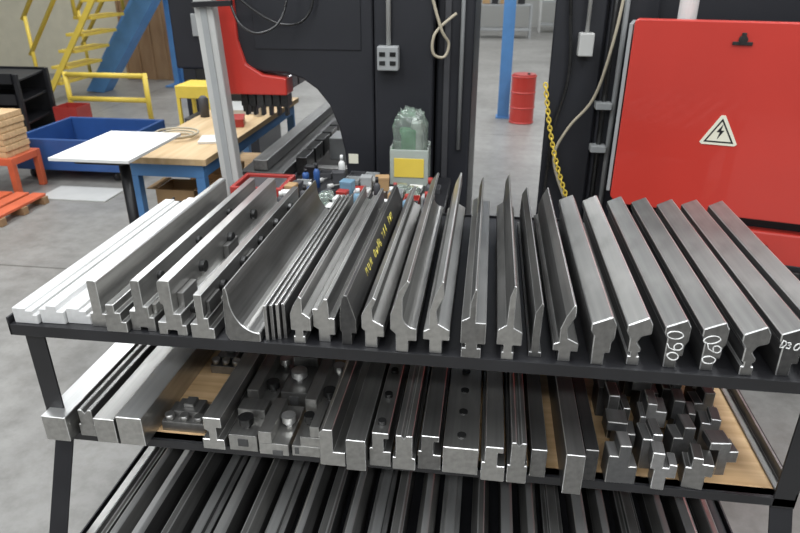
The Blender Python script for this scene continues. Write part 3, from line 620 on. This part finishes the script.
for (x,y,w,h,mat,zs) in [(-1.9,17.5,1.3,.85,'lgr',(.84,)),(-.4,18.2,1.4,.85,'gry',(.84,)),(1.25,12.6,1.4,1.9,'blk',()),(1.3,20,1.4,.85,'lgr',(.84,))]:
    rackunit(x,y,w,.6,h,mat,'distant %s steel storage shelf'%({'lgr':'pale','gry':'grey','blk':'black'}[mat]))
    for z in zs:
        xx=x+.1
        while xx<x+w-.35:
            ww=random.uniform(.15,.3); m=random.choice(['card','wht','dblu','blk','dgr','dred'])
            sbox('storage_box',xx+ww/2,y+.3,ww,.35,random.uniform(.12,.35),m,'%s storage box on distant shelf'%{'card':'brown','wht':'white','dblu':'blue','blk':'black','dgr':'dark grey','dred':'red'}[m],'box',z=.851); xx+=ww*1.06+.04
# ---------------------------------------------------------------- right machine
rm=thing('black_press_machine','tall black machine frame with conduits and outlet','machine',(1.0,4.0,0))
box('machine_body',.47,1.9,3.2,5.0,0,2.5,'bm',rm,.015)
box('edge_panel',.275,.50,3.165,3.2,.0,2.45,'bm',rm,.008)
box('edge_panel',.51,.72,3.15,3.2,.1,2.45,'bm',rm,.008)
boxes('outlet_box',[(.385,.45,3.10,3.165,1.38,1.48)],'lgr',rm,.006)
tube('conduit',[(.418,3.13,1.48),(.418,3.13,2.45)],.009,'lgr',rm)
for x in (.53,.575): tube('conduit',[(x,3.13,.5),(x,3.13,2.45)],.012,'gry' if x>.55 else 'bolt',rm)
tube('cable',smoothcurve([(.60,3.12,2.3),(.56,3.1,1.75),(.53,3.09,1.45),(.48,3.11,1.2),(.38,3.13,1.05),(.33,3.14,.9),(.40,3.14,.7)]),.007,'tan',rm)
tube('cable',smoothcurve([(.34,3.14,2.3),(.33,3.14,1.7),(.36,3.14,1.3),(.31,3.14,1.0),(.30,3.14,.6)]),.008,'bolt',rm)
for z in (.95,1.15): boxes('hose_bracket',[(.49,.56,3.08,3.15,z,z+.03)],'gry',rm,.003)
a=Vector((.255,3.10,1.26)); b=Vector((.46,3.08,.60)); bm=bmesh.new(); NL=34
for i in range(NL):
    t=(i+.5)/NL; c=a.lerp(b,t)+Vector((-.03*math.sin(t*math.pi),0,0)); d=(b-a).normalized()
    s=Vector((0,1,0)) if i%2 else d.cross(Vector((0,1,0))).normalized()
    hl,hw=.0145,.0085
    pts=[c+d*(hl*math.cos(u))+s*(hw*math.sin(u)) for u in [2*math.pi*q/12 for q in range(13)]]
    bmtube(bm,pts,.0036,6,cap=False)
finish('cord_as_chain',bm,'yel',rm,a,0,True)['label']='thin yellow cord modelled as chain links'  # a cord, shaped here as linked rings
# red cabinet (rotated 14 deg)
rc=thing('electrical_cabinet','large red electrical cabinet with warning sign','cabinet',(.565,2.86,0)); rc.rotation_euler=(0,0,math.radians(-14)); rc['_rot']=1
def rprism_xz(name,pts,y0,y1,mat,bev,parent=rc):
    bm=bmesh.new(); bmprism(bm,pts,y0,y1); return finish(name,bm,mat,parent,(0,0,0),bev)
box('cabinet_body',.015,1.15,.03,.22,.785,1.545,'bm',rc,.01,origin=(0,0,0))
rprism_xz('door',[(0.0,.82),(.02,.797),(.05,.788),(1.2,.788),(1.2,1.56),(.01,1.56),(0,1.55)],-.02,.03,'red',.006)
rprism_xz('door_return',[(-.02,.84),(-.005,.84),(-.005,1.54),(-.02,1.54)],-.01,.2,'gry',.002)
bm=bmesh.new(); bmtube(bm,[(.40,-.02,1.495),(.40,-.032,1.495)],.016,16); bmbox(bm,.365,.435,-.028,-.02,1.475,1.487); bmbox(bm,.392,.408,-.034,-.02,1.487,1.52); finish('latch',bm,'bolt',rc,(0,0,0),.001)
sx,sz=.388,1.145
sg=rprism_xz('warning_sign',[(sx-.07,sz-.05),(sx-.062,sz-.058),(sx+.062,sz-.058),(sx+.07,sz-.05),(sx+.008,sz+.062),(sx-.008,sz+.062)],-.023,-.02,'sgn',0); sg['label']='cream triangular electrical warning sign'
bm=bmesh.new()
out=[(sx-.056,sz-.048),(sx+.056,sz-.048),(sx,sz+.05)]; inn=[(sx-.046,sz-.042),(sx+.046,sz-.042),(sx,sz+.038)]
vo=[bm.verts.new((x,-.0238,z)) for x,z in out]; vi=[bm.verts.new((x,-.0238,z)) for x,z in inn]
for i in range(3): bm.faces.new([vo[i],vo[(i+1)%3],vi[(i+1)%3],vi[i]])
bv=[bm.verts.new((sx+x,-.0238,sz+z)) for x,z in [(.006,.028),(-.014,-.006),(-.002,-.006),(-.008,-.036),(.014,.002),(.002,.002)]]
bm.faces.new(bv)
o=finish('bolt_symbol',bm,'blk',rc,(0,0,0)); o.parent=sg
bm=bmesh.new(); bmtube(bm,[(.19,.09,1.545),(.19,.09,1.70)],.036,20); bmtube(bm,[(.19,.09,1.70),(.19,.09,1.73)],[.036,.02],20)
finish('beacon',bm,'wht',rc,(0,0,0))['label']='white cylindrical beacon'
box('lower_body',.1,1.15,.06,.25,0,.784,'bm',rc,.01,origin=(0,0,0))
rprism_xz('lower_red_panel',[(.34,.46),(.38,.40),(1.2,.40),(1.2,.735),(.38,.735),(.34,.70)],.0,.06,'red',.01)
rprism_xz('recess_panel',[(.46,.46),(1.1,.46),(1.1,.60),(.46,.60)],-.006,.0,'blk',.004)
boxes('black_bracket',[(.60,.66,-.03,-.006,.54,.68),(.66,.80,-.03,-.006,.54,.58)],'bolt',rc,.004,origin=(0,0,0))
tube('black_handle',smoothcurve([(.42,0,.66),(.43,-.05,.665),(.54,-.05,.665),(.55,0,.66)]),.012,'blk',rc,origin=(0,0,0))
del rc['_rot']
# ---------------------------------------------------------------- light
w=bpy.data.worlds.new('w'); bpy.context.scene.world=w; w.use_nodes=True; N=w.node_tree.nodes; Lk=w.node_tree.links
bg=N['Background']; tc=N.new('ShaderNodeTexCoord'); sp=N.new('ShaderNodeSeparateXYZ'); r=N.new('ShaderNodeValToRGB')
r.color_ramp.elements[0].position=0; r.color_ramp.elements[0].color=(.24,.24,.24,1); r.color_ramp.elements[1].position=.8; r.color_ramp.elements[1].color=(.9,.93,.97,1)
Lk.new(tc.outputs['Generated'],sp.inputs[0]); Lk.new(sp.outputs['Z'],r.inputs['Fac']); Lk.new(r.outputs['Color'],bg.inputs['Color']); bg.inputs['Strength'].default_value=.70
def area(x,y,z,sx,sy,e,rot=(0,0,0),col=(.95,.98,1)):
    l=bpy.data.lights.new('ceiling_and_fill_light','AREA'); l.shape='RECTANGLE'; l.size=sx; l.size_y=sy; l.energy=e; l.color=col
    o=add(bpy.data.objects.new('ceiling_and_fill_light',l)); o.location=(x,y,z); o.rotation_euler=rot
for x in (-4.5,-1.4,1.8):
    for y in (.3,3.6,7.5,12,17): area(x,y,4.6,.6,2.4,80)
for x in (-2.6,-.2,2.2): area(x,-1.8,3.6,1.2,.5,62)  # added fill row behind the camera, brightens the space under the shelf
# ---------------------------------------------------------------- camera
cam=bpy.data.cameras.new('camera'); co=add(bpy.data.objects.new('camera',cam))
yaw,pit=math.radians(7.7),math.radians(25)
F=Vector((-math.sin(yaw)*math.cos(pit),math.cos(yaw)*math.cos(pit),-math.sin(pit)))
Rv=Vector((math.cos(yaw),math.sin(yaw),0)); U=Rv.cross(F)
co.matrix_world=Matrix(((Rv.x,U.x,-F.x,0),(Rv.y,U.y,-F.y,0),(Rv.z,U.z,-F.z,1.75),(0,0,0,1)))
cam.sensor_width=36; cam.lens=29.03; cam.clip_start=.05
cam.dof.use_dof=True; cam.dof.focus_distance=1.85; cam.dof.aperture_fstop=5.0
bpy.context.scene.camera=co
bpy.context.scene.view_settings.view_transform='Standard'
